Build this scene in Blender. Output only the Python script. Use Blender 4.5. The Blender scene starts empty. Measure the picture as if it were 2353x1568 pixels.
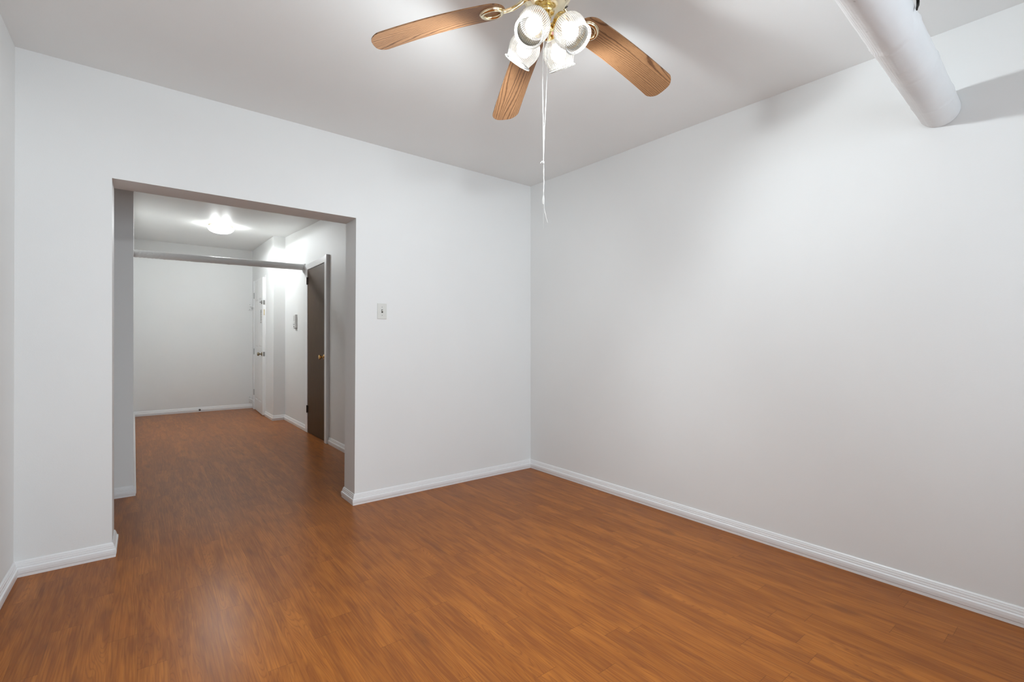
import bpy, bmesh, math, random
from mathutils import Vector, Matrix, noise
SC = bpy.context.scene
COL = SC.collection
PI = math.pi

# ------------------------------------------------------------------ camera
cam = bpy.data.cameras.new('camera'); camo = bpy.data.objects.new('camera', cam); COL.objects.link(camo)
cam.sensor_width = 36.0; cam.lens = 36.0 * 1082.29 / 2353.0; cam.clip_start = 0.02
camo.location = (0, 0, 1.15555); camo.rotation_euler = (PI / 2 + 0.00295, 0, -0.66302)
SC.camera = camo

# ------------------------------------------------------------------ world, daylight, exposure
wd = bpy.data.worlds.new('world'); SC.world = wd; wd.use_nodes = True
wd.node_tree.nodes['Background'].inputs[0].default_value = (0.80, 0.88, 1.0, 1)
wd.node_tree.nodes['Background'].inputs[1].default_value = 1.0
SC.view_settings.view_transform = 'Standard'; SC.view_settings.look = 'None'
SC.view_settings.gamma = 1.0; SC.view_settings.use_curve_mapping = False
SC.view_settings.exposure = 0.42
FAN_W = 0.105         # glow of each fan bulb as it shows inside its shade
SPOT_W = 21.8        # light leaving the mouth of each fan lamp shade
HALL_W = 8.5        # each of the two bulbs in the hall lamp
DAY_W = 25.0         # daylight through the windows behind the camera

def area(name, loc, rot, sx, sy, w, col):
    l = bpy.data.lights.new(name, 'AREA'); l.shape = 'RECTANGLE'; l.size = sx; l.size_y = sy
    l.energy = w; l.color = col
    o = bpy.data.objects.new(name, l); COL.objects.link(o); o.location = loc; o.rotation_euler = rot
    return o
# daylight standing in the two windows of the rear wall, shining into the room (+Y)
area('daylight', (0.55, -1.46, 1.45), (PI / 2, 0, 0), 1.15, 1.45, DAY_W, (0.80, 0.905, 1.0))
area('daylight', (2.0, -1.46, 1.45), (PI / 2, 0, 0), 0.95, 1.45, DAY_W * .8, (0.80, 0.905, 1.0))

# ------------------------------------------------------------------ dimensions
XR, XL, YB, YB2, YREAR = 2.821, -0.504, 3.333, 3.548, -1.30
OXL, OXR, OZ = -0.1385, 1.185, 2.044
HXL, HYS, HYF = -0.065, 4.56, 9.38
HXA, HXB, HYC = 1.665, 1.505, 7.65
def ceil_z(x, y): return 2.6 - 0.0042 * (x - XR) + 0.0188 * (y - YB)

# ------------------------------------------------------------------ node helpers
class G:
    def __init__(s, name):
        s.m = bpy.data.materials.new(name); s.m.use_nodes = True
        s.t = s.m.node_tree; s.N = s.t.nodes; s.L = s.t.links
        s.b = s.N['Principled BSDF']; s.out = s.N['Material Output']
    def n(s, ty, **kw):
        x = s.N.new(ty)
        for k, v in kw.items(): setattr(x, k, v)
        return x
    def put(s, sock, v):
        if hasattr(v, 'is_output'): s.L.new(v, sock)
        elif isinstance(v, (tuple, list)) and len(v) == 3 and sock.type == 'RGBA': sock.default_value = (*v, 1)
        else: sock.default_value = v
    def math(s, op, a, b=None, c=None):
        x = s.n('ShaderNodeMath', operation=op)
        for i, v in enumerate((a, b, c)):
            if v is not None: s.put(x.inputs[i], v)
        return x.outputs[0]
    def coord(s, kind='Object'): return s.n('ShaderNodeTexCoord').outputs[kind]
    def sep(s, v):
        x = s.n('ShaderNodeSeparateXYZ'); s.L.new(v, x.inputs[0]); return x.outputs
    def comb(s, a, b, c):
        x = s.n('ShaderNodeCombineXYZ')
        for i, v in enumerate((a, b, c)): s.put(x.inputs[i], v)
        return x.outputs[0]
    def noise(s, vec, scale, detail=3, rough=.5, dist=0):
        x = s.n('ShaderNodeTexNoise'); s.L.new(vec, x.inputs['Vector'])
        x.inputs['Scale'].default_value = scale; x.inputs['Detail'].default_value = detail
        x.inputs['Roughness'].default_value = rough; x.inputs['Distortion'].default_value = dist
        return x.outputs[0]
    def white(s, vec):
        x = s.n('ShaderNodeTexWhiteNoise', noise_dimensions='3D'); s.L.new(vec, x.inputs['Vector']); return x.outputs[0]
    def ramp(s, v, stops, interp='LINEAR'):
        x = s.n('ShaderNodeValToRGB'); x.color_ramp.interpolation = interp; e = x.color_ramp.elements
        while len(e) < len(stops): e.new(.5)
        for i, (p, c) in enumerate(stops):
            e[i].position = p; e[i].color = (*c, 1) if isinstance(c, (tuple, list)) else (c, c, c, 1)
        s.put(x.inputs[0], v); return x.outputs[0]
    def mix(s, f, a, b, mode='MIX'):
        x = s.n('ShaderNodeMix', data_type='RGBA', blend_type=mode)
        s.put(x.inputs[0], f); s.put(x.inputs[6], a); s.put(x.inputs[7], b); return x.outputs[2]
    def bump(s, h, strength=.2, dist=.01):
        x = s.n('ShaderNodeBump'); x.inputs['Strength'].default_value = strength; x.inputs['Distance'].default_value = dist
        s.L.new(h, x.inputs['Height']); s.L.new(x.outputs[0], s.b.inputs['Normal']); return x.outputs[0]
    def set(s, **kw):
        for k, v in kw.items(): s.put(s.b.inputs[k.replace('_', ' ')], v)
        return s

def plain(name, col, rough=.5, metal=0.0, **kw):
    g = G(name); g.set(Base_Color=col, Roughness=rough, Metallic=metal, **kw); return g.m

def paint(name, col, rough=.55, bump=.12, scale=220):
    g = G(name); c = g.coord()
    big = g.noise(c, 1.3, 3)
    colr = g.mix(g.ramp(big, [(.35, 0.0), (.65, 1.0)]), tuple(x * .985 for x in col), tuple(min(1, x * 1.01) for x in col))
    g.set(Base_Color=colr, Roughness=rough)
    h = g.math('ADD', g.math('MULTIPLY', g.noise(c, scale, 2), .35), g.math('MULTIPLY', g.noise(c, 9, 3), 1.6))
    g.bump(h, bump, .004); return g.m
M = {}
M['wall'] = paint('wall_paint', (.825, .83, .82))
M['ceil'] = paint('ceiling_paint', (.875, .885, .875), .5)
M['trim'] = paint('trim_paint', (.86, .86, .86), .32, .25, 60)
M['doorw'] = paint('door_paint', (.84, .84, .83), .35, .06)
M['brass'] = plain('brass', (.83, .66, .33), .16, 1.0)
M['brassp'] = plain('polished_brass', (.90, .80, .58), .12, 1.0)
M['knob'] = plain('antique_brass', (.62, .36, .12), .2, 1.0)
M['agedbrass'] = plain('aged_brass', (.30, .24, .15), .3, 1.0)
M['steel'] = plain('dull_steel', (.35, .34, .32), .4, .9)
M['dark'] = plain('dark_bronze', (.05, .03, .02), .5, .4)
M['black'] = plain('black_wire', (.012, .009, .006), .6)
M['cord'] = plain('cotton_cord', (.70, .69, .66), .8)
M['plate'] = plain('switch_plastic', (.70, .70, .66), .35)
M['grey'] = plain('grey_plastic', (.42, .42, .41), .5)
M['plast'] = plain('white_plastic', (.78, .78, .76), .4)
M['pink'] = plain('pink_label', (.80, .45, .45), .6)
M['void'] = plain('dark_slot', (.03, .025, .02), .8)

def floor_mat():
    g = G('laminate_oak'); x, y, z = g.sep(g.coord())
    W = .0905
    u = g.math('DIVIDE', g.math('ADD', x, .0175 + W * 40), W)
    col = g.math('FLOOR', u); fu = g.math('FRACT', u)
    off = g.white(g.comb(col, 7.3, 1.1))
    v = g.math('ADD', g.math('DIVIDE', g.math('ADD', y, 20.0), .86), g.math('MULTIPLY', off, 5.0))
    row = g.math('FLOOR', v); fv = g.math('FRACT', v)
    idv = g.comb(col, row, 3.7)
    r1 = g.white(idv); r2 = g.white(g.comb(row, col, 9.2)); r3 = g.white(g.comb(col, row, 21.5))
    # growth-ring field: height lines of a stretched noise give straight grain and cathedrals
    gx = g.math('ADD', g.math('MULTIPLY', g.math('SUBTRACT', fu, .5), W), g.math('MULTIPLY', r1, 31.0))
    gy = g.math('ADD', g.math('MULTIPLY', y, .085), g.math('MULTIPLY', r2, 17.0))
    vec = g.comb(gx, gy, g.math('MULTIPLY', r3, 11.0))
    base = g.noise(vec, 15.0, 1.5, .45)
    wig = g.noise(g.comb(g.math('MULTIPLY', x, 1.0), g.math('MULTIPLY', y, .10), 0.0), 42.0, 2, .5)
    cathedral = g.math('ADD', g.math('MULTIPLY', g.math('GREATER_THAN', r3, .52), 1.0), .30)
    fld = g.math('ADD', g.math('MULTIPLY', base, g.math('MULTIPLY', cathedral, 21.0)), g.math('MULTIPLY', wig, .6))
    fld = g.math('ADD', fld, g.math('MULTIPLY', gx, 85.0))
    ring = g.math('FRACT', fld)
    line = g.ramp(ring, [(0.0, .85), (.12, .15), (.5, 0.0), (.74, .05), (.92, .8), (1.0, .85)])
    fine = g.noise(g.comb(g.math('MULTIPLY', x, 28.0), g.math('MULTIPLY', y, .9), 0.0), 7.0, 2, .5)
    fine2 = g.noise(g.comb(g.math('MULTIPLY', x, 12.0), g.math('MULTIPLY', y, .6), r1), 11.0, 2, .5)
    light = g.ramp(r1, [(0.0, (.325, .104, .020)), (.5, (.385, .126, .024)), (1.0, (.455, .155, .029))])
    strip = g.noise(g.comb(g.math('MULTIPLY', gx, 1.0), g.math('MULTIPLY', y, .13), r2), 26.0, 2, .5)
    light = g.mix(g.ramp(strip, [(.38, 0.0), (.64, .78)]), light, (.24, .075, .020))
    c = g.mix(g.math('MULTIPLY', line, .52), light, (.175, .055, .018))
    c = g.mix(g.ramp(fine, [(.38, .0), (.70, .42)]), c, (.215, .066, .019))
    c = g.mix(g.ramp(fine2, [(.45, .0), (.70, .30)]), c, (.50, .19, .038))
    # knots
    kn = g.noise(g.comb(g.math('MULTIPLY', x, 1.0), g.math('MULTIPLY', y, .35), 5.0), 9.0, 1)
    c = g.mix(g.ramp(kn, [(.66, 0.0), (.76, .45)]), c, (.14, .05, .022))
    eu = g.math('MULTIPLY', g.math('MINIMUM', fu, g.math('SUBTRACT', 1.0, fu)), W)
    ev = g.math('MULTIPLY', g.math('MINIMUM', fv, g.math('SUBTRACT', 1.0, fv)), .86)
    gu = g.math('SUBTRACT', 1.0, g.math('MINIMUM', g.math('DIVIDE', eu, .0011), 1.0))
    gv = g.math('SUBTRACT', 1.0, g.math('MINIMUM', g.math('DIVIDE', ev, .0018), 1.0))
    gap = g.math('MAXIMUM', g.math('MULTIPLY', gu, .30), g.math('MULTIPLY', gv, .55))
    c = g.mix(gap, c, (.10, .036, .014))
    g.set(Base_Color=c, Roughness=.31)
    g.b.inputs['Specular IOR Level'].default_value = .13
    g.b.inputs['Specular Tint'].default_value = (1.0, .86, .66, 1)
    return g.m
M['floor'] = floor_mat()

def blade_mat():
    g = G('oak_blade'); x, y, z = g.sep(g.coord())      # x runs along the blade
    oi = g.n('ShaderNodeObjectInfo').outputs['Random']
    vec = g.comb(g.math('MULTIPLY', x, .12), y, g.math('MULTIPLY', oi, 9.0))
    base = g.noise(vec, 11.0, 1.5, .4)
    wig = g.noise(g.comb(g.math('MULTIPLY', x, .5), y, oi), 90.0, 2)
    fld = g.math('ADD', g.math('ADD', g.math('MULTIPLY', base, 13.0), g.math('MULTIPLY', wig, .28)), g.math('MULTIPLY', y, 120.0))
    line = g.ramp(g.math('FRACT', fld), [(0.0, .9), (.09, .2), (.3, 0.0), (.72, .05), (.9, .85), (1.0, .95)])
    pores = g.noise(g.comb(g.math('MULTIPLY', x, 4.0), g.math('MULTIPLY', y, 60.0), 0.0), 9.0, 2, .6)
    c = g.mix(g.noise(vec, 5.0, 1), (.31, .155, .070), (.38, .205, .098))
    c = g.mix(g.math('MULTIPLY', line, .9), c, (.075, .030, .013))
    c = g.mix(g.ramp(pores, [(.5, 0.0), (.7, .5)]), c, (.12, .05, .02))
    g.set(Base_Color=c, Roughness=.42); g.bump(line, -.1, .001); return g.m
M['blade'] = blade_mat()

def dkdoor_mat():
    g = G('dark_door_veneer'); x, y, z = g.sep(g.coord())
    n = g.noise(g.comb(x, g.math('MULTIPLY', y, 1.0), g.math('MULTIPLY', z, .04)), 160.0, 3, .6)
    n2 = g.noise(g.comb(x, y, g.math('MULTIPLY', z, .12)), 30.0, 3, .5)
    c = g.mix(g.ramp(n, [(.35, 0.0), (.7, 1.0)]), (.062, .028, .006), (.108, .052, .014))
    c = g.mix(g.math('MULTIPLY', n2, .4), c, (.045, .026, .012))
    g.set(Base_Color=c, Roughness=.5); g.b.inputs['Specular IOR Level'].default_value = .2; return g.m
M['dkdoor'] = dkdoor_mat()

def pipe_mat():
    g = G('painted_pipe_wrap'); c = g.coord()
    k = g.ramp(g.noise(c, 3.0, 4), [(.3, 0.0), (.7, 1.0)])
    col = g.mix(k, (.74, .745, .745), (.80, .80, .795))
    sp = g.ramp(g.noise(c, 55.0, 2, .4), [(.0, 0.0), (.76, 0.0), (.79, .5)])
    col = g.mix(sp, col, (.40, .39, .37))
    g.set(Base_Color=col, Roughness=.42)
    h = g.math('ADD', g.math('MULTIPLY', g.noise(c, 25, 4, .6), 1.0), g.math('MULTIPLY', g.noise(c, 260, 2), .12))
    g.bump(h, .35, .004); return g.m
M['pipe'] = pipe_mat()

def glass_mat(name, ribs, tint=(1, .985, .95), frost=.5, pat=None):
    """thin pressed glass: part clear, part frosted, a sheen on top; ribs run from neck to rim"""
    g = G(name); N = g.N
    tr = g.n('ShaderNodeBsdfTransparent'); tr.inputs[0].default_value = (*tint, 1)
    tl = g.n('ShaderNodeBsdfTranslucent'); tl.inputs[0].default_value = (.95, .94, .90, 1)
    df = g.n('ShaderNodeBsdfDiffuse'); df.inputs[0].default_value = (.95, .95, .93, 1)
    gl = g.n('ShaderNodeBsdfGlossy'); gl.inputs['Roughness'].default_value = .12
    uv = g.coord('UV'); u, v, _ = g.sep(uv)
    if ribs:
        w = g.math('SINE', g.math('MULTIPLY', u, 2 * PI * ribs))
        f = g.ramp(g.math('ADD', g.math('MULTIPLY', w, .5), .5), [(.25, frost * .55), (.75, min(1, frost * 1.75))])
    else:
        c = g.coord(); vo = g.n('ShaderNodeTexVoronoi'); g.L.new(c, vo.inputs['Vector']); vo.inputs['Scale'].default_value = 70
        f = g.ramp(vo.outputs[0], [(.1, frost * 1.5), (.6, frost * .5)])
    m0 = g.n('ShaderNodeMixShader'); m0.inputs[0].default_value = .45; g.L.new(tl.outputs[0], m0.inputs[1]); g.L.new(df.outputs[0], m0.inputs[2])
    m1 = g.n('ShaderNodeMixShader'); g.L.new(f, m1.inputs[0]); g.L.new(tr.outputs[0], m1.inputs[1]); g.L.new(m0.outputs[0], m1.inputs[2])
    fr = g.n('ShaderNodeFresnel'); fr.inputs[0].default_value = 1.5
    m2 = g.n('ShaderNodeMixShader'); g.L.new(fr.outputs[0], m2.inputs[0]); g.L.new(m1.outputs[0], m2.inputs[1]); g.L.new(gl.outputs[0], m2.inputs[2])
    g.L.new(m2.outputs[0], g.out.inputs[0]); return g.m
M['shade'] = glass_mat('ribbed_glass', 56, frost=.46)
M['dome'] = glass_mat('pressed_glass', 0, frost=.45)

def emit(name, col, s):
    g = G(name); e = g.n('ShaderNodeEmission'); e.inputs[0].default_value = (*col, 1); e.inputs[1].default_value = s
    g.L.new(e.outputs[0], g.out.inputs[0]); return g.m
# emission strength = watts / (pi * area)
M['bulb'] = emit('fan_bulb_glow', (1.0, .99, .96), FAN_W / (PI * 4 * PI * .030 ** 2))
M['bulb_hall'] = emit('hall_bulb_glow', (.90, .96, 1.0), HALL_W / (PI * 4 * PI * .026 ** 2))
M['pane'] = glass_mat('window_glass', 0, (1, 1, 1), 0.0)

# ------------------------------------------------------------------ mesh helpers
def obj(name, bm, mat, parent=None, smooth=False, loc=None):
    bmesh.ops.recalc_face_normals(bm, faces=bm.faces)
    me = bpy.data.meshes.new(name); bm.to_mesh(me); bm.free()
    if mat is not None: me.materials.append(mat)
    if smooth:
        for p in me.polygons: p.use_smooth = True
        try: me.set_sharp_from_angle(angle=math.radians(smooth if smooth is not True else 40))
        except Exception: pass
    o = bpy.data.objects.new(name, me); COL.objects.link(o)
    if parent: o.parent = parent
    if loc: o.location = loc
    return o
def thing(name, label, cat, loc=(0, 0, 0), group=None, rot=None):
    o = bpy.data.objects.new(name, None); COL.objects.link(o); o.location = loc; o.empty_display_size = .05
    if rot: o.rotation_euler = rot
    o['label'] = label; o['category'] = cat
    if group: o['group'] = group
    return o
def tag(o, label, cat, group=None):
    o['label'] = label; o['category'] = cat
    if group: o['group'] = group
    return o
def struct(o): o['kind'] = 'structure'; return o
def box(bm, x0, x1, y0, y1, z0, z1, bev=0):
    r = bmesh.ops.create_cube(bm, size=1.0)
    v = r['verts']
    bmesh.ops.scale(bm, vec=(abs(x1 - x0), abs(y1 - y0), abs(z1 - z0)), verts=v)
    bmesh.ops.translate(bm, vec=((x0 + x1) / 2, (y0 + y1) / 2, (z0 + z1) / 2), verts=v)
    if bev:
        e = list({e for vv in v for e in vv.link_edges})
        bmesh.ops.bevel(bm, geom=e, offset=bev, segments=2, affect='EDGES', profile=.6)
    return bm
def B(*a, **k): return box(bmesh.new(), *a, **k)
def lathe(bm, prof, seg=32, mat=None, uv=False, rib=0, amp=0, cap=False):
    """prof: list of (r, z); turned about z"""
    uvl = bm.loops.layers.uv.verify() if uv else None
    rings = []
    for r, z in prof:
        ring = []
        for i in range(seg):
            a = 2 * PI * i / seg
            rr = r + (amp * math.cos(a * rib) if rib and r > .02 else 0)
            ring.append(bm.verts.new((rr * math.cos(a), rr * math.sin(a), z)))
        rings.append(ring)
    new = [v for ring in rings for v in ring]
    for j in range(len(rings) - 1):
        for i in range(seg):
            k = (i + 1) % seg
            f = bm.faces.new((rings[j][i], rings[j][k], rings[j + 1][k], rings[j + 1][i]))
            if uv:
                for lp, (uu, vv) in zip(f.loops, ((i, j), (i + 1, j), (i + 1, j + 1), (i, j + 1))):
                    lp[uvl].uv = (uu / seg, vv / (len(rings) - 1))
    if cap:
        for ring in (rings[0], rings[-1]): bm.faces.new(ring)
    if mat is not None: bmesh.ops.transform(bm, matrix=mat, verts=new)
    return bm
def tube(bm, pts, r, seg=10, cap=True, wob=None):
    pts = [Vector(p) for p in pts]; n = len(pts)
    rad = r if isinstance(r, (list, tuple)) else [r] * n
    T = [(pts[min(i + 1, n - 1)] - pts[max(i - 1, 0)]).normalized() for i in range(n)]
    up = Vector((0, 0, 1)) if abs(T[0].z) < .9 else Vector((1, 0, 0))
    N = (up - T[0] * up.dot(T[0])).normalized(); rings = []
    for i in range(n):
        N = (N - T[i] * N.dot(T[i])).normalized(); Bn = T[i].cross(N)
        rings.append([bm.verts.new(pts[i] + (N * math.cos(2 * PI * k / seg) + Bn * math.sin(2 * PI * k / seg)) *
                      (rad[i] + (wob(pts[i], 2 * PI * k / seg, i) if wob else 0))) for k in range(seg)])
    for j in range(n - 1):
        for k in range(seg):
            q = (k + 1) % seg
            bm.faces.new((rings[j][k], rings[j][q], rings[j + 1][q], rings[j + 1][k]))
    if cap:
        bm.faces.new(rings[0]); bm.faces.new(rings[-1])
    return bm
def bez(p0, p1, p2, p3, n=12):
    p0, p1, p2, p3 = map(Vector, (p0, p1, p2, p3)); o = []
    for i in range(n + 1):
        t = i / n; s = 1 - t
        o.append(p0 * s ** 3 + p1 * 3 * s * s * t + p2 * 3 * s * t * t + p3 * t ** 3)
    return o

# ------------------------------------------------------------------ floor, ceilings, walls
struct(obj('floor', B(-1.8, 3.1, -1.62, 9.65, -.08, 0), M['floor']))

bm = bmesh.new()
nx, ny = 24, 24; g = []
for j in range(ny + 1):
    row = []
    for i in range(nx + 1):
        x = XL - .1 + (XR - XL + .2) * i / nx; y = YREAR - .1 + (YB - YREAR + .12) * j / ny
        row.append(bm.verts.new((x, y, ceil_z(x, y) + .004 * (noise.noise((x * .9, y * .9, 1)) ))))
    g.append(row)
for j in range(ny):
    for i in range(nx): bm.faces.new((g[j][i], g[j][i + 1], g[j + 1][i + 1], g[j + 1][i]))
r = bmesh.ops.extrude_face_region(bm, geom=bm.faces[:])
bmesh.ops.translate(bm, vec=(0, 0, .12), verts=[v for v in r['geom'] if isinstance(v, bmesh.types.BMVert)])
struct(obj('ceiling', bm, M['ceil'], smooth=True))

hp = [(3.52, 2.555), (4.6, 2.585), (5.86, 2.622), (6.29, 2.643), (6.8, 2.675), (7.2, 2.705), (7.65, 2.728), (8.5, 2.748), (9.42, 2.768)]
bm = bmesh.new(); prev = None
for y, z in hp:
    cur = [bm.verts.new((x, y, z + .003 * (x > .8))) for x in (-1.7, -.5, .8, 1.9)]
    if prev:
        for i in range(3): bm.faces.new((prev[i], prev[i + 1], cur[i + 1], cur[i]))
    prev = cur
r = bmesh.ops.extrude_face_region(bm, geom=bm.faces[:])
bmesh.ops.translate(bm, vec=(0, 0, .12), verts=[v for v in r['geom'] if isinstance(v, bmesh.types.BMVert)])
struct(obj('ceiling', bm, M['ceil'], smooth=True))
WT = 2.9
struct(obj('wall_left', B(XL - .2, XL, YREAR - .2, YB + .1, 0, WT), M['wall']))
struct(obj('wall_right', B(XR, XR + .2, YREAR - .2, YB + .215, 0, WT), M['wall']))
# wall with the wide cased-off opening, one mesh
def holed(x0, x1, z1, y0, y1, holes):
    """wall in the XZ plane, thickness y0..y1, with rectangular holes (hx0,hx1,hz0,hz1)"""
    xs = sorted({x0, x1, *[h[0] for h in holes], *[h[1] for h in holes]})
    zs = sorted({0, z1, *[h[2] for h in holes], *[h[3] for h in holes]})
    bm = bmesh.new(); V = {}
    def v(i, k, s):
        if (i, k, s) not in V: V[i, k, s] = bm.verts.new((xs[i], y1 if s else y0, zs[k]))
        return V[i, k, s]
    def solid(i, k):
        if not (0 <= i < len(xs) - 1 and 0 <= k < len(zs) - 1): return False
        cx, cz = (xs[i] + xs[i + 1]) / 2, (zs[k] + zs[k + 1]) / 2
        return not any(h[0] < cx < h[1] and h[2] < cz < h[3] for h in holes)
    for i in range(len(xs) - 1):
        for k in range(len(zs) - 1):
            if not solid(i, k): continue
            for s in (0, 1): bm.faces.new((v(i, k, s), v(i + 1, k, s), v(i + 1, k + 1, s), v(i, k + 1, s)))
            if not solid(i - 1, k): bm.faces.new((v(i, k, 0), v(i, k, 1), v(i, k + 1, 1), v(i, k + 1, 0)))
            if not solid(i + 1, k): bm.faces.new((v(i + 1, k, 0), v(i + 1, k, 1), v(i + 1, k + 1, 1), v(i + 1, k + 1, 0)))
            if not solid(i, k - 1): bm.faces.new((v(i, k, 0), v(i, k, 1), v(i + 1, k, 1), v(i + 1, k, 0)))
            if not solid(i, k + 1): bm.faces.new((v(i, k + 1, 0), v(i, k + 1, 1), v(i + 1, k + 1, 1), v(i + 1, k + 1, 0)))
    return bm
bm = holed(-1.7, XR + .0, WT, YB, YB2, [(OXL, OXR, -.001, OZ)])
for v in bm.verts:                                        # the plaster opening is not quite square
    if abs(v.co.x - OXR) < .01: v.co.x += .010 * (v.co.z / OZ - .4)
    if abs(v.co.x - OXL) < .01 and v.co.z < .1: v.co.x += .004
struct(obj('wall_back', bm, M['wall']))
WIN = [(-.05, 1.15, .72, 2.18), (1.5, 2.5, .72, 2.18)]
struct(obj('wall_rear', holed(XL - .2, XR + .2, WT, YREAR - .2, YREAR, WIN), M['wall']))
# hall
bm = B(-1.7, HXL, HYS, HYS + .15, 0, WT); box(bm, HXL - .15, HXL, HYS + .15, HYF, 0, WT)
for v in bm.verts:
    if v.co.x > -.3: v.co.x -= (v.co.y - HYS) * .0135      # the hall wall runs slightly off square
struct(obj('wall_hall_left', bm, M['wall']))
struct(obj('wall_hall_side', B(-1.75, -1.6, YB2, HYS, 0, WT), M['wall']))
struct(obj('wall_hall_far', B(HXL - .15, 1.9, HYF, HYF + .2, 0, WT), M['wall']))
# right-hand hall wall with the brown door's recess (swap axes of the holed wall)
DY0, DY1, DZ = 5.585, 6.385, 2.10
def holed_x(y0, y1, x0, x1, holes):
    bm = holed(y0, y1, WT, x0, x1, holes)
    for v in bm.verts: v.co = Vector((v.co.y, v.co.x, v.co.z))
    return bm
struct(obj('wall_hall_right', holed_x(YB2, HYC, HXA, HXA + .16, [(DY0, DY1, -.001, DZ)]), M['wall']))
EY0, EY1, EZ = 8.215, 9.185, 2.215
struct(obj('wall_hall_end', holed_x(HYC, HYF, HXB, HXB + .32, [(EY0, EY1, -.001, EZ)]), M['wall']))

# ------------------------------------------------------------------ windows behind the camera
for i, (x0, x1, z0, z1) in enumerate(WIN):
    bm = bmesh.new(); f = .05
    for a in ((x0, x0 + f, z0, z1), (x1 - f, x1, z0, z1), (x0 + f, x1 - f, z0, z0 + f), (x0 + f, x1 - f, z1 - f, z1),
              (x0 + f, x1 - f, (z0 + z1) / 2 - .02, (z0 + z1) / 2 + .02)):
        box(bm, a[0], a[1], YREAR - .12, YREAR - .07, a[2], a[3], .004)
    w = struct(obj('window_%d' % (i + 1), bm, M['trim']))
    obj('pane', B(x0 + f, x1 - f, YREAR - .097, YREAR - .093, z0 + f, z1 - f), M['pane'], w)
    obj('window_sill', B(x0 - .05, x1 + .05, YREAR - .01, YREAR + .05, z0 - .035, z0, bev=.005), M['trim'], w)

# ------------------------------------------------------------------ baseboards, mitred at each corner
PROF = [(.016, 0), (.0165, .014), (.0185, .0165), (.0195, .030), (.0185, .0415), (.0150, .0440), (.0125, .0455), (.0125, .0530),
        (.0105, .0545), (.0095, .0640), (.0075, .0655), (.0065, .0715), (.0030, .0760), (0, .0760)]
def baseboards(path, names, closed_ends=True):
    P = [Vector((x, y)) for x, y in path]; n = len(P)
    D = [(P[i + 1] - P[i]).normalized() for i in range(n - 1)]
    Nn = [Vector((d.y, -d.x)) for d in D]                # right-hand side = into the room
    mit = []
    for i in range(n):
        if i == 0: mit.append(Nn[0])
        elif i == n - 1: mit.append(Nn[-1])
        else:
            m = Nn[i - 1] + Nn[i]; mit.append(m / (m.dot(Nn[i])))
    rnd = random.Random(5)
    for s in range(n - 1):
        bm = bmesh.new(); L = (P[s + 1] - P[s]).length; k = max(2, int(L / .12)); rings = []
        for j in range(k + 1):
            t = j / k; base = P[s].lerp(P[s + 1], t)
            m = mit[s] if j == 0 else mit[s + 1] if j == k else Nn[s]
            ring = []
            for (o, z) in PROF:
                w = .0007 * noise.noise((base.x * 5, base.y * 5, z * 40)) if 0 < j < k else 0
                ring.append(bm.verts.new((base.x + m.x * (o + w), base.y + m.y * (o + w), z)))
            ring.append(bm.verts.new((base.x - Nn[s].x * 0, base.y - Nn[s].y * 0, 0)))
            rings.append(ring)
        q = len(rings[0])
        for j in range(k):
            for a in range(q):
                b = (a + 1) % q
                bm.faces.new((rings[j][a], rings[j][b], rings[j + 1][b], rings[j + 1][a]))
        bm.faces.new(rings[0]); bm.faces.new(rings[-1])
        struct(obj(names[s], bm, M['trim']))
baseboards([(XL, YREAR), (XL, YB), (OXL + .004, YB), (OXL + .004, YB2), (-1.6, YB2)],
           ['baseboard_left', 'baseboard_back', 'baseboard_jamb_left', 'baseboard_hall_near'])
baseboards([(1.665, YB2), (OXR - .004, YB2), (OXR - .004, YB), (XR, YB), (XR, YREAR), (XL, YREAR)],
           ['baseboard_hall_near', 'baseboard_jamb_right', 'baseboard_back', 'baseboard_right', 'baseboard_rear'])
baseboards([(-1.6, HYS), (HXL, HYS), (HXL - .065, HYF), (HXB, HYF)],
           ['baseboard_hall_stub', 'baseboard_hall_left', 'baseboard_hall_far'])
baseboards([(HXB, EY0 - .006), (HXB, HYC), (HXA, HYC), (HXA, 6.475)],
           ['baseboard_hall_end', 'baseboard_hall_step', 'baseboard_hall_right'])
baseboards([(HXA, 5.515), (HXA, YB2)], ['baseboard_hall_right'])

# ------------------------------------------------------------------ brown closet door in the hall
fr = bmesh.new(); cw, cp = .078, .034
X0 = HXA
box(fr, X0 - cp, X0 + .0, DY0 - .062, DY0 + .012, 0, DZ + .062, .004)           # near casing
box(fr, X0 - .018, X0 + .0, DY1 - .012, DY1 + .085, 0, DZ + .062, .003)         # far casing
box(fr, X0 - .018, X0 + .0, DY0 + .012, DY1 - .012, DZ - .012, DZ + .062, .003) # head casing
box(fr, X0, X0 + .16, DY0, DY0 + .018, 0, DZ); box(fr, X0, X0 + .16, DY1 - .018, DY1, 0, DZ)
box(fr, X0, X0 + .16, DY0 + .018, DY1 - .018, DZ - .018, DZ)
d1 = struct(obj('door_1', fr, M['trim']))
LY0, LY1 = DY0 + .021, DY1 - .021
leaf = obj('door_leaf', B(X0 - .014, X0 + .022, LY0, LY1, .008, DZ - .021, bev=.0015), M['dkdoor'], d1)
leaf['label'] = 'dark brown flat wood veneer door leaf'
for z in (.304, 1.942):
    hb = B(X0 - .020, X0 - .013, LY1 - .028, LY1 + .020, z - .045, z + .045)
    lathe(hb, [(.0065, z - .047), (.0065, z + .047)], 12, Matrix.Translation((X0 - .0235, LY1 + .004, 0)), cap=True)
    obj('hinge', hb, M['dark'], d1)['label'] = 'dark bronze hinge'
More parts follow.
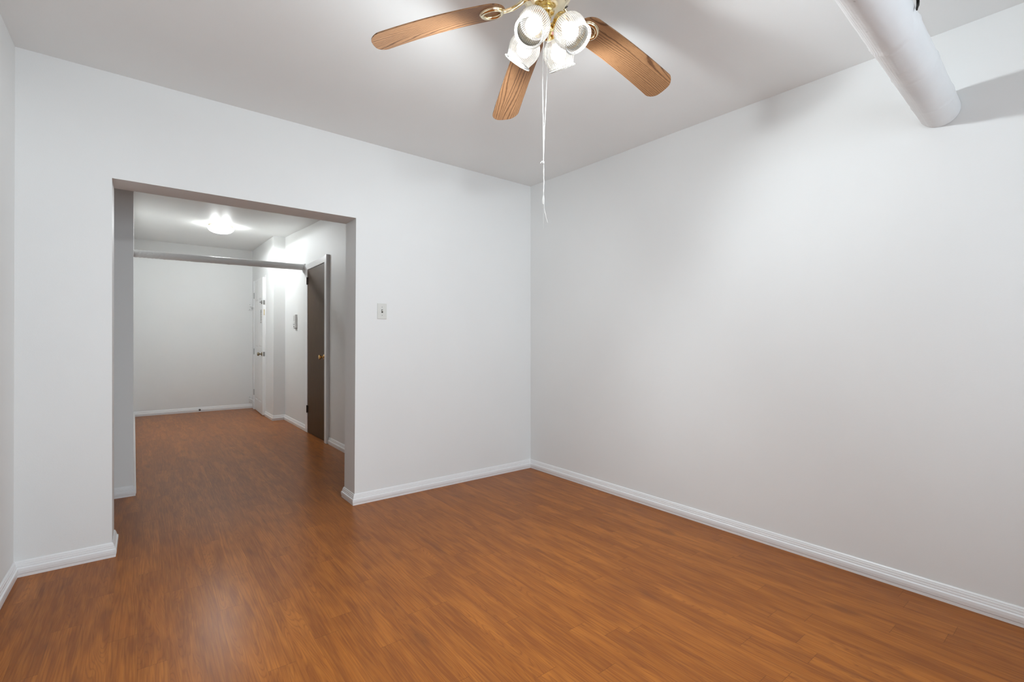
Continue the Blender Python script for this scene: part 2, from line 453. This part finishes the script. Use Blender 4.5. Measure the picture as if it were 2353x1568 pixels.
def knob_bm(c, rose=.032, kr=.027, out=.062):
    """doorknob turned about -X at point c on the door face"""
    bm = bmesh.new()
    pr = [(0, 0), (rose, 0), (rose, .004), (rose * .8, .009), (.012, .012), (.010, .028), (.014, .034),
          (kr * .9, .042), (kr, .050), (kr * .96, .058), (kr * .7, out), (0, out + .001)]
    lathe(bm, pr, 24, Matrix.Translation(c) @ Matrix.Rotation(-PI / 2, 4, 'Y'))
    bmesh.ops.remove_doubles(bm, verts=bm.verts, dist=1e-5)
    return bm
obj('door_knob', knob_bm((X0 - .014, LY0 + .055, .985)), M['knob'], leaf, True)['label'] = 'shiny orange brass door knob'

# ------------------------------------------------------------------ white entrance door, slightly ajar
fr = bmesh.new()
box(fr, HXB - .006, HXB + .12, EY0 - .004, EY0 + .022, 0, EZ, .002)
box(fr, HXB - .010, HXB + .12, EY1 - .018, EY1 + .05, 0, EZ, .002)
box(fr, HXB - .002, HXB + .12, EY0 + .02, EY1 - .016, EZ - .025, EZ, .002)
d2 = struct(obj('door_2', fr, M['trim']))
d2e = bpy.data.objects.new('door_hinge_pivot', None)
H = Vector((1.5005, 9.150, 0)); ang = math.atan2(H.x - 1.4640, H.y - 8.2350)
LW, LT, LZ0, LZ1 = .916, .040, .014, 2.183
Rz = Matrix.Translation(H) @ Matrix.Rotation(-ang, 4, 'Z')     # local: -Y runs from hinge to latch edge, +X into the frame
def leafpanel():
    bm = bmesh.new()
    cols = [(-LW + .115, -LW + .115 + .30), (-.115 - .30, -.115)]
    rows = [(.20, .84), (1.07, 1.72), (1.84, 2.075)]
    ys = sorted({-LW, 0, *[a for c in cols for a in c]}); zs = sorted({LZ0, LZ1, *[a for r_ in rows for a in r_]})
    V = {}
    def v(i, k, x=0):
        if (i, k, x) not in V: V[i, k, x] = bm.verts.new((x, ys[i], zs[k]))
        return V[i, k, x]
    for i in range(len(ys) - 1):
        for k in range(len(zs) - 1):
            f = bm.faces.new((v(i, k), v(i + 1, k), v(i + 1, k + 1), v(i, k + 1)))
            cy, cz = (ys[i] + ys[i + 1]) / 2, (zs[k] + zs[k + 1]) / 2
            if any(a < cy < b for a, b in cols) and any(a < cz < b for a, b in rows):
                r_ = bmesh.ops.inset_region(bm, faces=[f], thickness=.022, depth=0)
                bmesh.ops.translate(bm, vec=(.011, 0, 0), verts=f.verts)
                bmesh.ops.inset_region(bm, faces=[f], thickness=.012, depth=0)
                bmesh.ops.inset_region(bm, faces=[f], thickness=.030, depth=0)
                bmesh.ops.translate(bm, vec=(-.008, 0, 0), verts=f.verts)
    n1, n2 = len(ys) - 1, len(zs) - 1
    bk = [bm.verts.new((LT, y, z)) for y, z in ((-LW, LZ0), (0, LZ0), (0, LZ1), (-LW, LZ1))]
    bm.faces.new(bk)
    bm.faces.new([v(i, 0) for i in range(n1 + 1)] + [bk[1], bk[0]])
    bm.faces.new([v(i, n2) for i in range(n1 + 1)] + [bk[2], bk[3]])
    bm.faces.new([v(0, k) for k in range(n2 + 1)] + [bk[3], bk[0]])
    bm.faces.new([v(n1, k) for k in range(n2 + 1)] + [bk[2], bk[1]])
    bmesh.ops.transform(bm, matrix=Rz, verts=bm.verts)
    return bm
leaf2 = obj('door_leaf', leafpanel(), M['doorw'], d2); leaf2['label'] = 'white six panel door leaf standing slightly ajar'
bpy.data.objects.remove(d2e)
def onleaf(bm): bmesh.ops.transform(bm, matrix=Rz, verts=bm.verts); return bm
bm = knob_bm((0, -LW + .065, .972), .034, .029, .066)
obj('door_knob', onleaf(bm), M['agedbrass'], leaf2, True)['label'] = 'dull antique metal knob'
bm = bmesh.new(); lathe(bm, [(0, 0), (.030, 0), (.030, .006), (.022, .014), (0, .014)], 24,
                        Matrix.Translation((0, -LW + .058, 1.79)) @ Matrix.Rotation(-PI / 2, 4, 'Y'))
box(bm, -.034, -.012, -LW + .045, -LW + .071, 1.783, 1.797, .002)
obj('deadbolt_turn', onleaf(bm), M['steel'], leaf2, True)
for z, h, mt in ((.972, .034, 'steel'), (1.785, .034, 'steel')):
    bm = B(.006, LT - .006, -LW - .0016, -LW + .001, z - h, z + h, bev=.0008); box(bm, .013, LT - .013, -LW - .006, -LW - .001, z - .013, z + .010)
    obj('latch_plate', onleaf(bm), M[mt], leaf2)
obj('lock_plate', onleaf(B(.017, .027, -LW - .0022, -LW + .001, 1.585, 1.675, bev=.0008)), M['brass'], leaf2)
# safety chain hanging from its keeper
bm = bmesh.new()
for k in range(9):
    c = Vector((-.008, -LW + .105 + .002 * math.sin(k), 1.655 - k * .0195)); a = PI / 2 * (k % 2)
    pts = [c + Vector((math.sin(a) * .006 * math.cos(t), math.cos(a) * .006 * math.cos(t), .013 * math.sin(t))) for t in [2 * PI * i / 12 for i in range(13)]]
    tube(bm, pts, .0022, 6, False)
tube(bm, [(-.004, -LW + .085, 1.672), (-.012, -LW + .098, 1.668), (-.008, -LW + .105, 1.655)], .003, 6)
box(bm, -.014, -.004, -LW + .096, -LW + .116, 1.463, 1.480, .002)
obj('door_chain', onleaf(bm), M['steel'], leaf2)
for z in (.30, 1.0, 1.96):
    bm = bmesh.new(); lathe(bm, [(.007, z - .05), (.007, z + .05)], 10, Matrix.Translation((-.006, .004, 0)), cap=True)
    for dz in (-.03, 0, .03): lathe(bm, [(.0075, z + dz - .002), (.0075, z + dz + .002)], 10, Matrix.Translation((-.006, .004, 0)), cap=True)
    obj('hinge', onleaf(bm), M['grey'], d2)

# white painted hold-open brackets where the far wall meets the entrance door
def bracket(z, label):
    t = thing('wall_bracket', label, 'bracket', (1.470, HYF, z), 'painted brackets in the far hall corner')
    obj('plate', B(-.028, .022, -.010, 0, -.055, .055, bev=.002), M['doorw'], t)
    bm = bmesh.new(); tube(bm, [(-.004, -.006, .012), (.004, -.05, .010), (.022, -.16, .0), (.026, -.19, -.004)], .006, 8)
    lathe(bm, [(.010, -.016), (.010, .018)], 10, Matrix.Translation((.026, -.19, 0)), cap=True)
    obj('arm', bm, M['doorw'], t)
    for dz in (-.043, .043):
        bm = bmesh.new(); lathe(bm, [(0, .003), (.005, .0025), (.006, 0)], 8, Matrix.Translation((-.006, -.0095, dz)) @ Matrix.Rotation(PI / 2, 4, 'X'))
        obj('screw', bm, M['steel'], t)
bracket(1.775, 'small white painted bracket on the far hall wall at head height, beside the white door')
bracket(.150, 'small white painted bracket just above the far hall baseboard, beside the white door')

# ------------------------------------------------------------------ round doorstop on the far baseboard
t = thing('doorstop', 'small dark round doorstop screwed to the far hall baseboard', 'doorstop', (.728, HYF - .0195, .038))
bm = bmesh.new(); lathe(bm, [(0, 0), (.016, 0), (.016, .003), (.007, .006), (.006, .05), (0, .05)], 16, Matrix.Rotation(PI / 2, 4, 'X')); obj('spring_rod', bm, M['steel'], t, True)
bm = bmesh.new(); lathe(bm, [(0, .048), (.011, .048), (.0125, .056), (.010, .066), (0, .067)], 16, Matrix.Rotation(PI / 2, 4, 'X')); obj('rubber_tip', bm, M['dark'], t, True)

# ------------------------------------------------------------------ light switch
t = thing('light_switch', 'off-white single toggle light switch on the wall right of the opening', 'light switch', (1.3835, YB, 1.386))
obj('cover_plate', B(-.0355, .0355, -.006, 0, -.0575, .0575, bev=.0025), M['plate'], t)
obj('toggle_slot', B(-.0056, .0056, -.0066, -.0055, -.0125, .0125), M['void'], t)
bm = B(-.0042, .0042, -.018, -.006, -.004, .004, bev=.0012)
bmesh.ops.rotate(bm, cent=(0, -.006, 0), matrix=Matrix.Rotation(math.radians(-28), 3, 'X'), verts=bm.verts)
obj('toggle', bm, M['plate'], t)
for dz in (-.0302, .0302):
    bm = bmesh.new(); lathe(bm, [(0, .0012), (.0028, .001), (.0034, 0)], 12, Matrix.Translation((0, -.006, dz)) @ Matrix.Rotation(PI / 2, 4, 'X'))
    obj('screw', bm, M['grey'], t)

# ------------------------------------------------------------------ door intercom
t = thing('intercom', 'white and grey wall intercom beside the brown door', 'intercom', (HXA, 6.998, 1.449))
obj('housing', B(-.030, 0, -.053, .053, -.092, .092, bev=.003), M['plast'], t)
bm = bmesh.new()
for k in range(9): box(bm, -.0308, -.0295, -.030, .030, .005 + k * .0085, .0085 + k * .0085)
obj('speaker_grille', bm, M['grey'], t)
for k, z in enumerate((-.020, -.045)):
    bm = B(-.034, -.030, -.036, .036, z - .006, z + .006, bev=.001); obj('button', bm, M['grey'] if k else M['plast'], t)
bm = bmesh.new(); lathe(bm, [(0, .006), (.007, .005), (.008, 0)], 14, Matrix.Translation((-.030, 0, -.074)) @ Matrix.Rotation(-PI / 2, 4, 'Y'))
obj('button', bm, M['dark'], t)
obj('bottom_lip', B(-.020, 0, -.050, .050, -.103, -.092), M['grey'], t)

# ------------------------------------------------------------------ pipes
def pipe_mesh(A, Bp, r, n, seg, wob):
    A, Bp = Vector(A), Vector(Bp)
    return tube(bmesh.new(), [A.lerp(Bp, i / n) for i in range(n + 1)], r, seg, True, wob)
# big riser branch crossing the room near the ceiling
PA = Vector((XR - .004, .4825, 2.1958)); pd = Vector((-1, -.0374, -.0103))
PE = PA + pd * ((PA.x - XL) / 1.0)
seams = [1.949, 2.262, 2.61, 1.35, .7, .1]
def wob1(p, a, i):
    x = p.x; w = .0016 * noise.noise((x * 3.1, math.cos(a) * 1.2, math.sin(a) * 1.2)) + .0008 * noise.noise((x * 14, math.cos(a) * 3, math.sin(a) * 3))
    for k, s in enumerate(seams):
        d = x - s + .018 * math.sin(a * 2 + k) + .01 * noise.noise((a * 2, k, 0))
        w += .0034 * math.exp(-(d / .012) ** 2) * (.55 + .45 * noise.noise((a * 1.5, k * 3, 1)))
        if 0 < d < .3: w += .0010 * math.exp(-d / .1)
    # lengthwise wrinkles of the cloth jacket on the side facing the far wall
    side = max(0.0, math.cos(a - WR)) ** 4
    w += side * .0019 * math.sin(a * 46 + 3 * noise.noise((x * 2.5, 0, 0)))* (.4 + .6 * abs(noise.noise((x * 3, 2, a))))
    return w
# angle (in the tube frame) that looks toward +Y: N = up, B = T x N
T_ = pd.normalized(); N_ = (Vector((0, 0, 1)) - T_ * T_.z).normalized(); B_ = T_.cross(N_)
yv = Vector((0, .93, -.35)); WR = math.atan2(yv.dot(B_), yv.dot(N_))
bp = obj('wrapped_pipe', pipe_mesh(PA, PE, .0700, 420, 144, wob1), M['pipe'], None, 60)
tag(bp, 'thick white cloth-wrapped pipe running along the ceiling into the right wall', 'pipe')
# hall pipe
def wob2(p, a, i):
    x = p.x; w = .0018 * noise.noise((x * 5, math.cos(a), math.sin(a))) + .0012 * noise.noise((x * 25, math.cos(a) * 3, math.sin(a) * 3))
    if x < .45: w += .0012 * math.sin((x * 2.0 + a * .05) * 2 * PI * 14) * (1 if x < .15 else .4)
    for s in (.18, .62, .80, 1.15): w += .002 * math.exp(-((x - s) / .012) ** 2)
    w += .0022 * max(0, noise.noise((x * 40, 0, 7))) * max(0, math.cos(a)) * (x < 1.0)
    return w
t = thing('hall_pipe', 'thin grey-white wrapped pipe crossing the hall above the floor', 'pipe', (0, 0, 0))
t['label'] = 'thin rough wrapped pipe crossing the hall below its ceiling'
hp_ = obj('pipe_wrap', pipe_mesh((HXL - .03, 6.553, 2.122), (HXA - .03, 6.553, 2.141), .0395, 300, 40, wob2), M['pipe'], t, 60)
bm = tube(bmesh.new(), [(HXA - .034, 6.553, 2.141), (HXA, 6.553, 2.141)], .034, 32)
obj('pipe_end', bm, M['trim'], t, 40)
bm = bmesh.new(); lathe(bm, [(.036, .026), (.046, .024), (.049, .010), (.053, 0)], 32, Matrix.Translation((HXA, 6.553, 2.141)) @ Matrix.Rotation(-PI / 2, 4, 'Y'))
obj('escutcheon', bm, M['trim'], t, 40)
bm = tube(bmesh.new(), bez((HXA - .012, 6.545, 2.105), (HXA - .012, 6.52, 2.06), (HXA - .010, 6.49, 2.06), (HXA - .008, 6.475, 1.97), 10), [.024] * 4 + [.02, .016, .013, .011, .010, .009, .008], 12)
obj('plaster_bulge', bm, M['wall'], t, 40)
t.location = (HXA, 6.553, 2.141)
for c in t.children: c.location = -t.location

# dark wire draped over the big pipe
bm = tube(bmesh.new(), [(1.93, .40, 2.60), (1.70, .33, 2.50), (1.66, .335, 2.33), (1.780, .3555, 2.2195), (1.848, .3669, 2.2105), (1.878, .3715, 2.207), (1.868, .3700, 2.1890), (1.853, .3690, 2.1747), (1.8515, .3690, 2.1670)],
          [.0038, .0038, .0038, .0038, .0040, .0042, .0038, .0032, .0018], 8)
tag(obj('electric_wire', bm, M['black'], None, True), 'short dark wire end dangling in front of the thick wrapped pipe', 'wire')

# ------------------------------------------------------------------ hall ceiling lamp
LX, LY = .800, 7.32
LZ = 2.712
t = thing('ceiling_lamp', 'round flush ceiling lamp with brass rim and clear patterned glass in the hall', 'ceiling lamp', (LX, LY, LZ))
bm = bmesh.new(); lathe(bm, [(0, .002), (.136, .002), (.140, -.006), (.134, -.013), (.134, -.016), (.139, -.022), (.133, -.030), (.120, -.033), (.118, -.006), (0, -.004)], 64)
obj('brass_rim', bm, M['brassp'], t, 40)
bm = bmesh.new(); lathe(bm, [(.128, -.026), (.146, -.032), (.1525, -.040), (.150, -.052), (.138, -.070), (.115, -.086), (.085, -.098), (.045, -.105), (.012, -.107), (.001, -.107)], 64, uv=True)
obj('glass_dome', bm, M['dome'], t, True)
for s in (-1, 1):
    bm = bmesh.new(); bmesh.ops.create_uvsphere(bm, u_segments=24, v_segments=12, radius=.026); bmesh.ops.translate(bm, vec=(s * .068 * .95, s * .068 * -.3, -.062), verts=bm.verts)
    obj('light_bulb', bm, M['bulb_hall'], t, True)
    bm = bmesh.new(); tube(bm, [(s * .018 * .95, s * .018 * -.3, -.046), (s * .044 * .95, s * .044 * -.3, -.056)], .015, 12); obj('lamp_socket', bm, M['plast'], t)
l = bpy.data.lights.new('lamp_light', 'SPOT'); l.energy = 35.0; l.color = (.90, .96, 1.0); l.shadow_soft_size = .06
l.spot_size = math.radians(179); l.spot_blend = .05
lo = bpy.data.objects.new('lamp_light', l); COL.objects.link(lo); lo.parent = t; lo.location = (0, 0, -.118)
for k in range(3):
    a = math.radians(40 + 120 * k); bm = bmesh.new(); tube(bm, [(.128 * math.cos(a), .128 * math.sin(a), -.020), (.148 * math.cos(a), .148 * math.sin(a), -.022)], .0045, 8)
    obj('thumb_screw', bm, M['brassp'], t)

# ------------------------------------------------------------------ ceiling fan
FX, FY = 1.188, 1.310; FC = ceil_z(FX, FY)
fan = thing('ceiling_fan', 'brass ceiling fan with oak blades and four ribbed glass lamp shades', 'ceiling fan', (FX, FY, 0))
bm = bmesh.new(); lathe(bm, [(0, FC), (.118, FC), (.120, FC - .004), (.116, FC - .009), (.100, FC - .010), (0, FC - .010)], 48); obj('canopy', bm, M['brass'], fan, 35)
bm = bmesh.new(); lathe(bm, [(0, FC - .009), (.106, FC - .010), (.108, FC - .018), (.104, FC - .028), (.095, FC - .036), (.094, 2.470), (.091, 2.458), (.086, 2.452), (0, 2.450)], 64); obj('motor_housing', bm, M['brass'], fan, 35)
bm = bmesh.new(); lathe(bm, [(0, 2.453), (.088, 2.451), (.090, 2.446), (.070, 2.423), (.052, 2.415), (.034, 2.409), (0, 2.408)], 64); hub = obj('switch_housing', bm, M['brassp'], fan, 25)
for k in range(6):                                       # keyhole slots in the cone
    a = math.radians(246.5 + 60 * k - 24); e = Vector((math.cos(a), math.sin(a), 0)); tv = Vector((-e.y, e.x, 0)); n_ = (e * .016 + Vector((0, 0, -.023))).normalized()
    bm = bmesh.new(); d_ = Vector((.023 * e.x, .023 * e.y, .016)).normalized()
    c = e * .0815 + Vector((0, 0, 2.4335))
    q = [c + d_ * s1 * .0075 + tv * s2 * .0035 + n_ * h for h in (-.0015, .0006) for s1, s2 in ((-1, -1), (1, -1), (1, 1), (-1, 1))]
    vs = [bm.verts.new(p) for p in q]
    for f in ((0, 1, 2, 3), (4, 5, 6, 7), (0, 1, 5, 4), (1, 2, 6, 5), (2, 3, 7, 6), (3, 0, 4, 7)): bm.faces.new([vs[i] for i in f])
    lathe(bm, [(0, .0006), (.0022, .0006), (.0022, -.001)], 10, Matrix.Translation(c - d_ * .013) @ n_.to_track_quat('Z', 'Y').to_matrix().to_4x4())
    obj('vent_slot', bm, M['void'], hub)
bm = bmesh.new(); lathe(bm, [(0, 2.409), (.022, 2.409), (.021, 2.404), (.027, 2.400), (.030, 2.394), (.027, 2.388), (.016, 2.384), (.014, 2.378), (.0175, 2.371),
                             (.0175, 2.366), (.012, 2.360), (.0115, 2.352), (.022, 2.346), (.028, 2.338), (.029, 2.326), (.024, 2.318), (.016, 2.314), (.013, 2.306), (.016, 2.300), (.010, 2.292), (.004, 2.288), (0, 2.2875)], 48)
bmesh.ops.remove_doubles(bm, verts=bm.verts, dist=1e-6)
obj('light_kit_stem', bm, M['brass'], fan, 35)

ZH, DR, TW, RT, PH = 2.448, .237, -.198, .660, math.radians(139.14)
W0, W1 = .121, .139
def blade_pt(r, w, h=0):
    """local: x outward, y sideways, z up"""
    arch = .010 * (1 - ((r - .43) / .23) ** 2)
    return Vector((r, w * math.cos(TW), ZH - r * DR + arch + w * math.sin(TW) + h))
def blade_bm():
    bm = bmesh.new(); n = 60; secs = []; R0, R1 = .157, RT
    for i in range(n + 1):
        # dense sampling near both rounded ends
        s = .5 - .5 * math.cos(PI * i / n); r = R0 + (R1 - R0) * s
        hw = .5 * (W0 + (W1 - W0) * max(0, (r - .2) / (RT - .2)))
        if r > R1 - .040:
            q = (r - (R1 - .040)) / .040; hw = (hw - .040) + .040 * math.sqrt(max(0, 1 - q * q)) if q < 1 else hw - .040
            hw -= 0
        if r < R0 + .060:
            q = 1 - (r - R0) / .060; hw = max(.002, hw * math.sqrt(max(0, 1 - q * q * .98)))
        secs.append((r, hw))
    # slightly bowed tip
    def P(r, w, hw, h):
        rr = r - (.012 * (w / .0695) ** 2 if r > R1 - .05 else 0) * ((r - (R1 - .05)) / .05 if r > R1 - .05 else 0)
        return blade_pt(rr, w, h)
    K = 8; top = []; bot = []
    for r, hw in secs:
        top.append([bm.verts.new(P(r, hw * (2 * k / K - 1), hw, .0055)) for k in range(K + 1)])
        bot.append([bm.verts.new(P(r, hw * (2 * k / K - 1), hw, 0)) for k in range(K + 1)])
    for i in range(n):
        for k in range(K):
            bm.faces.new((top[i][k], top[i][k + 1], top[i + 1][k + 1], top[i + 1][k]))
            bm.faces.new((bot[i][k], bot[i + 1][k], bot[i + 1][k + 1], bot[i][k + 1]))
        for k in (0, K): bm.faces.new((top[i][k], top[i + 1][k], bot[i + 1][k], bot[i][k]))
    for i in (0, n):
        for k in range(K): bm.faces.new((top[i][k], top[i][k + 1], bot[i][k + 1], bot[i][k]))
    return bm
def iron_bm():
    bm = bmesh.new()
    # oval medallion lying on the underside of the blade, two concentric ridges
    for rx, ry, rr, h in ((.0455, .0385, .0030, -.001), (.0380, .0310, .0088, -.002)):
        pts = [blade_pt(.205 + rx * math.cos(t), ry * math.sin(t), h) for t in [2 * PI * i / 48 for i in range(49)]]
        tube(bm, pts, rr, 10, False)
    p0 = blade_pt(.160, 0, -.004)
    tube(bm, bez(p0, blade_pt(.145, 0, -.006), (.112, 0, ZH - .040), (.074, 0, ZH + .006), 14), [.0075, .0065, .0058, .0055, .0055, .0055, .0058, .006, .006, .0062, .0065, .007, .0075, .008, .0085], 12)
    tube(bm, bez(p0 + Vector((0, .006, .002)), blade_pt(.145, .006, -.002), (.114, .006, ZH - .034), (.076, .006, ZH + .008), 12), .0042, 8)
    return bm
blade0 = obj('blade', blade_bm(), M['blade'], fan, 30); iron0 = obj('blade_iron', iron_bm(), M['brassp'], blade0, 40)
for k in range(5):
    a = PH - k * math.radians(72)
    if k == 0: b = blade0
    else:
        b = blade0.copy(); COL.objects.link(b); b.parent = fan
        c = iron0.copy(); COL.objects.link(c); c.parent = b
    b.rotation_euler = (0, 0, a)

# lamp shades: axis 53 degrees below the horizontal
TILT = math.radians(53.3); RR, RZ = .129, 2.247
def along(s):   # s measured back from the rim along the shade axis, in the local radial plane
    return Vector((RR - s * math.cos(TILT), 0, RZ + s * math.sin(TILT)))
ax = Vector((math.cos(TILT), 0, -math.sin(TILT)))
LN = .112
Mx = Matrix.Translation(along(LN)) @ ax.to_track_quat('Z', 'Y').to_matrix().to_4x4()     # z=0 neck, z=LN rim
prof = [(.0290, -.004), (.0295, .004), (.033, .010), (.043, .018), (.052, .028), (.0580, .040), (.0605, .053), (.0600, .066), (.0570, .079), (.0525, .091), (.0485, .101), (.0472, .106), (.0500, .110), (.0535, .112)]
def fine(prof, m=3):
    out = []
    for a, b in zip(prof, prof[1:]):
        for j in range(m): out.append((a[0] + (b[0] - a[0]) * j / m, a[1] + (b[1] - a[1]) * j / m))
    return out + [prof[-1]]
def kit_parts(k):
    a = math.radians(199.34 + 90 * k)
    p = []
    bm = tube(bmesh.new(), bez((.020, 0, 2.330), (.040, 0, 2.345), along(LN + .045), along(LN + .018), 10), .0075, 12)
    lathe(bm, [(0, -.030), (.012, -.028), (.020, -.022), (.030, -.014), (.0325, -.004), (.0325, .006), (.0300, .007), (.030, .0)], 32, Mx)
    arm = obj('lamp_arm', bm, M['brass'], fan, 35)
    bm = bmesh.new(); lathe(bm, fine(prof), 336, Mx, uv=True, rib=56, amp=.0004)
    sh = obj('lamp_shade', bm, M['shade'], arm, True)
    bm = bmesh.new()
    ring = [Mx @ Vector((.0535 * math.cos(t), .0535 * math.sin(t), LN)) for t in [2 * PI * i / 64 for i in range(65)]]
    tube(bm, ring, .0017, 8, False); obj('shade_rim', bm, M['shade'], arm, True)
    bm = bmesh.new(); lathe(bm, [(0, -.01), (.016, -.01), (.016, .022), (0, .022)], 20, Mx); obj('lamp_socket', bm, M['plast'], arm, 35)
    bm = bmesh.new()
    pr = [(.013, .020), (.016, .028)] + [(.030 * math.sin(t), .060 - .030 * math.cos(t)) for t in [PI * (i / 12) for i in range(3, 13)]]
    lathe(bm, pr, 32, Mx); bmesh.ops.remove_doubles(bm, verts=bm.verts, dist=1e-6)
    obj('light_bulb', bm, M['bulb'], arm, True)
    arm.rotation_euler = (0, 0, a)
    l = bpy.data.lights.new('lamp_light', 'SPOT'); l.energy = SPOT_W * (1.04, 1.14, .58, 1.02)[k]; l.color = (.88, .955, 1.0); l.shadow_soft_size = .032
    l.spot_size = math.radians(179); l.spot_blend = .40
    lo = bpy.data.objects.new('lamp_light', l); COL.objects.link(lo); lo.parent = arm
    lo.location = along(-.004); lo.rotation_euler = Vector((-math.cos(math.radians(37)), 0, math.sin(math.radians(37)))).to_track_quat('Z', 'Y').to_euler()
for k in range(4): kit_parts(k)
bm = bmesh.new(); box(bm, -.007, .009, -.0005, .0005, -.005, .006)
bmesh.ops.transform(bm, matrix=Matrix.Translation((.004, -.033, 2.300)) @ Matrix.Rotation(math.radians(-38), 4, 'Z'), verts=bm.verts)
obj('paper_tag', bm, M['pink'], fan)

# pull cords (world points, fan origin subtracted)
def wp(l): return [Vector((x - FX, y - FY, z)) for x, y, z in l]
def noisy(pts, amp, n=6, seed=0):
    out = []
    for a, b in zip(pts, pts[1:]):
        for j in range(n):
            p = a.lerp(b, j / n); out.append(p + Vector((noise.noise((p.z * 60, seed, 0)), noise.noise((p.z * 60, seed, 5)), 0)) * amp)
    return out + [pts[-1]]
bm = bmesh.new()
tube(bm, noisy(wp([(1.178, 1.300, 2.300), (1.158, 1.293, 2.262), (1.152, 1.292, 2.20), (1.152, 1.292, 2.094), (1.1545, 1.2915, 1.95), (1.155, 1.291, 1.814)]), .0006, 14, 1), .00155, 7)
tube(bm, noisy(wp([(1.155, 1.291, 1.814), (1.156, 1.2905, 1.75), (1.155, 1.291, 1.70), (1.155, 1.291, 1.663)]), .0012, 14, 2), .0019, 7)
tube(bm, noisy(wp([(1.155, 1.291, 1.700), (1.1515, 1.293, 1.678), (1.152, 1.293, 1.665), (1.156, 1.290, 1.662), (1.157, 1.2895, 1.69)]), .0004, 5, 3), .0011, 6)
tube(bm, noisy(wp([(1.156, 1.290, 1.664), (1.158, 1.289, 1.640), (1.163, 1.285, 1.612), (1.167, 1.282, 1.595)]), .0005, 6, 4), [.0011] * 18 + [.0005], 6)
tube(bm, noisy(wp([(1.155, 1.291, 1.664), (1.1545, 1.2914, 1.62), (1.155, 1.291, 1.575)]), .0005, 6, 5), .0004, 5)
lathe(bm, [(0, -.006), (.0035, -.004), (.0042, 0), (.003, .005), (0, .007)], 10, Matrix.Translation((1.1545 - FX, 1.2915 - FY, 1.816)))
tube(bm, wp([(1.1545, 1.2915, 1.818), (1.150, 1.294, 1.821), (1.146, 1.297, 1.813)]), .0013, 6)
obj('pull_cord', bm, M['cord'], fan, True)['label'] = 'white knotted cotton pull cord, the longer one'
bm = bmesh.new()
tube(bm, noisy(wp([(1.180, 1.290, 2.296), (1.166, 1.283, 2.262), (1.164, 1.282, 2.20), (1.164, 1.282, 2.126), (1.161, 1.285, 2.03), (1.157, 1.288, 1.934), (1.155, 1.291, 1.822)]), .0006, 14, 8), .0014, 7)
tube(bm, wp([(1.167, 1.284, 2.258), (1.171, 1.280, 2.255), (1.169, 1.282, 2.248)]), .0013, 6)
obj('pull_cord', bm, M['cord'], fan, True)
bm = bmesh.new()
for k in range(7):
    c = Vector((1.1815 - FX - .0018 * k, 1.2915 - FY - .0009 * k, 2.302 - k * .0055))
    bmesh.ops.create_icosphere(bm, subdivisions=2, radius=.0021, matrix=Matrix.Translation(c))
obj('bead_chain', bm, M['brassp'], fan, True)


# put the fan's origin where it hangs from the ceiling
fan.location.z = FC
for c in fan.children: c.location.z -= FC
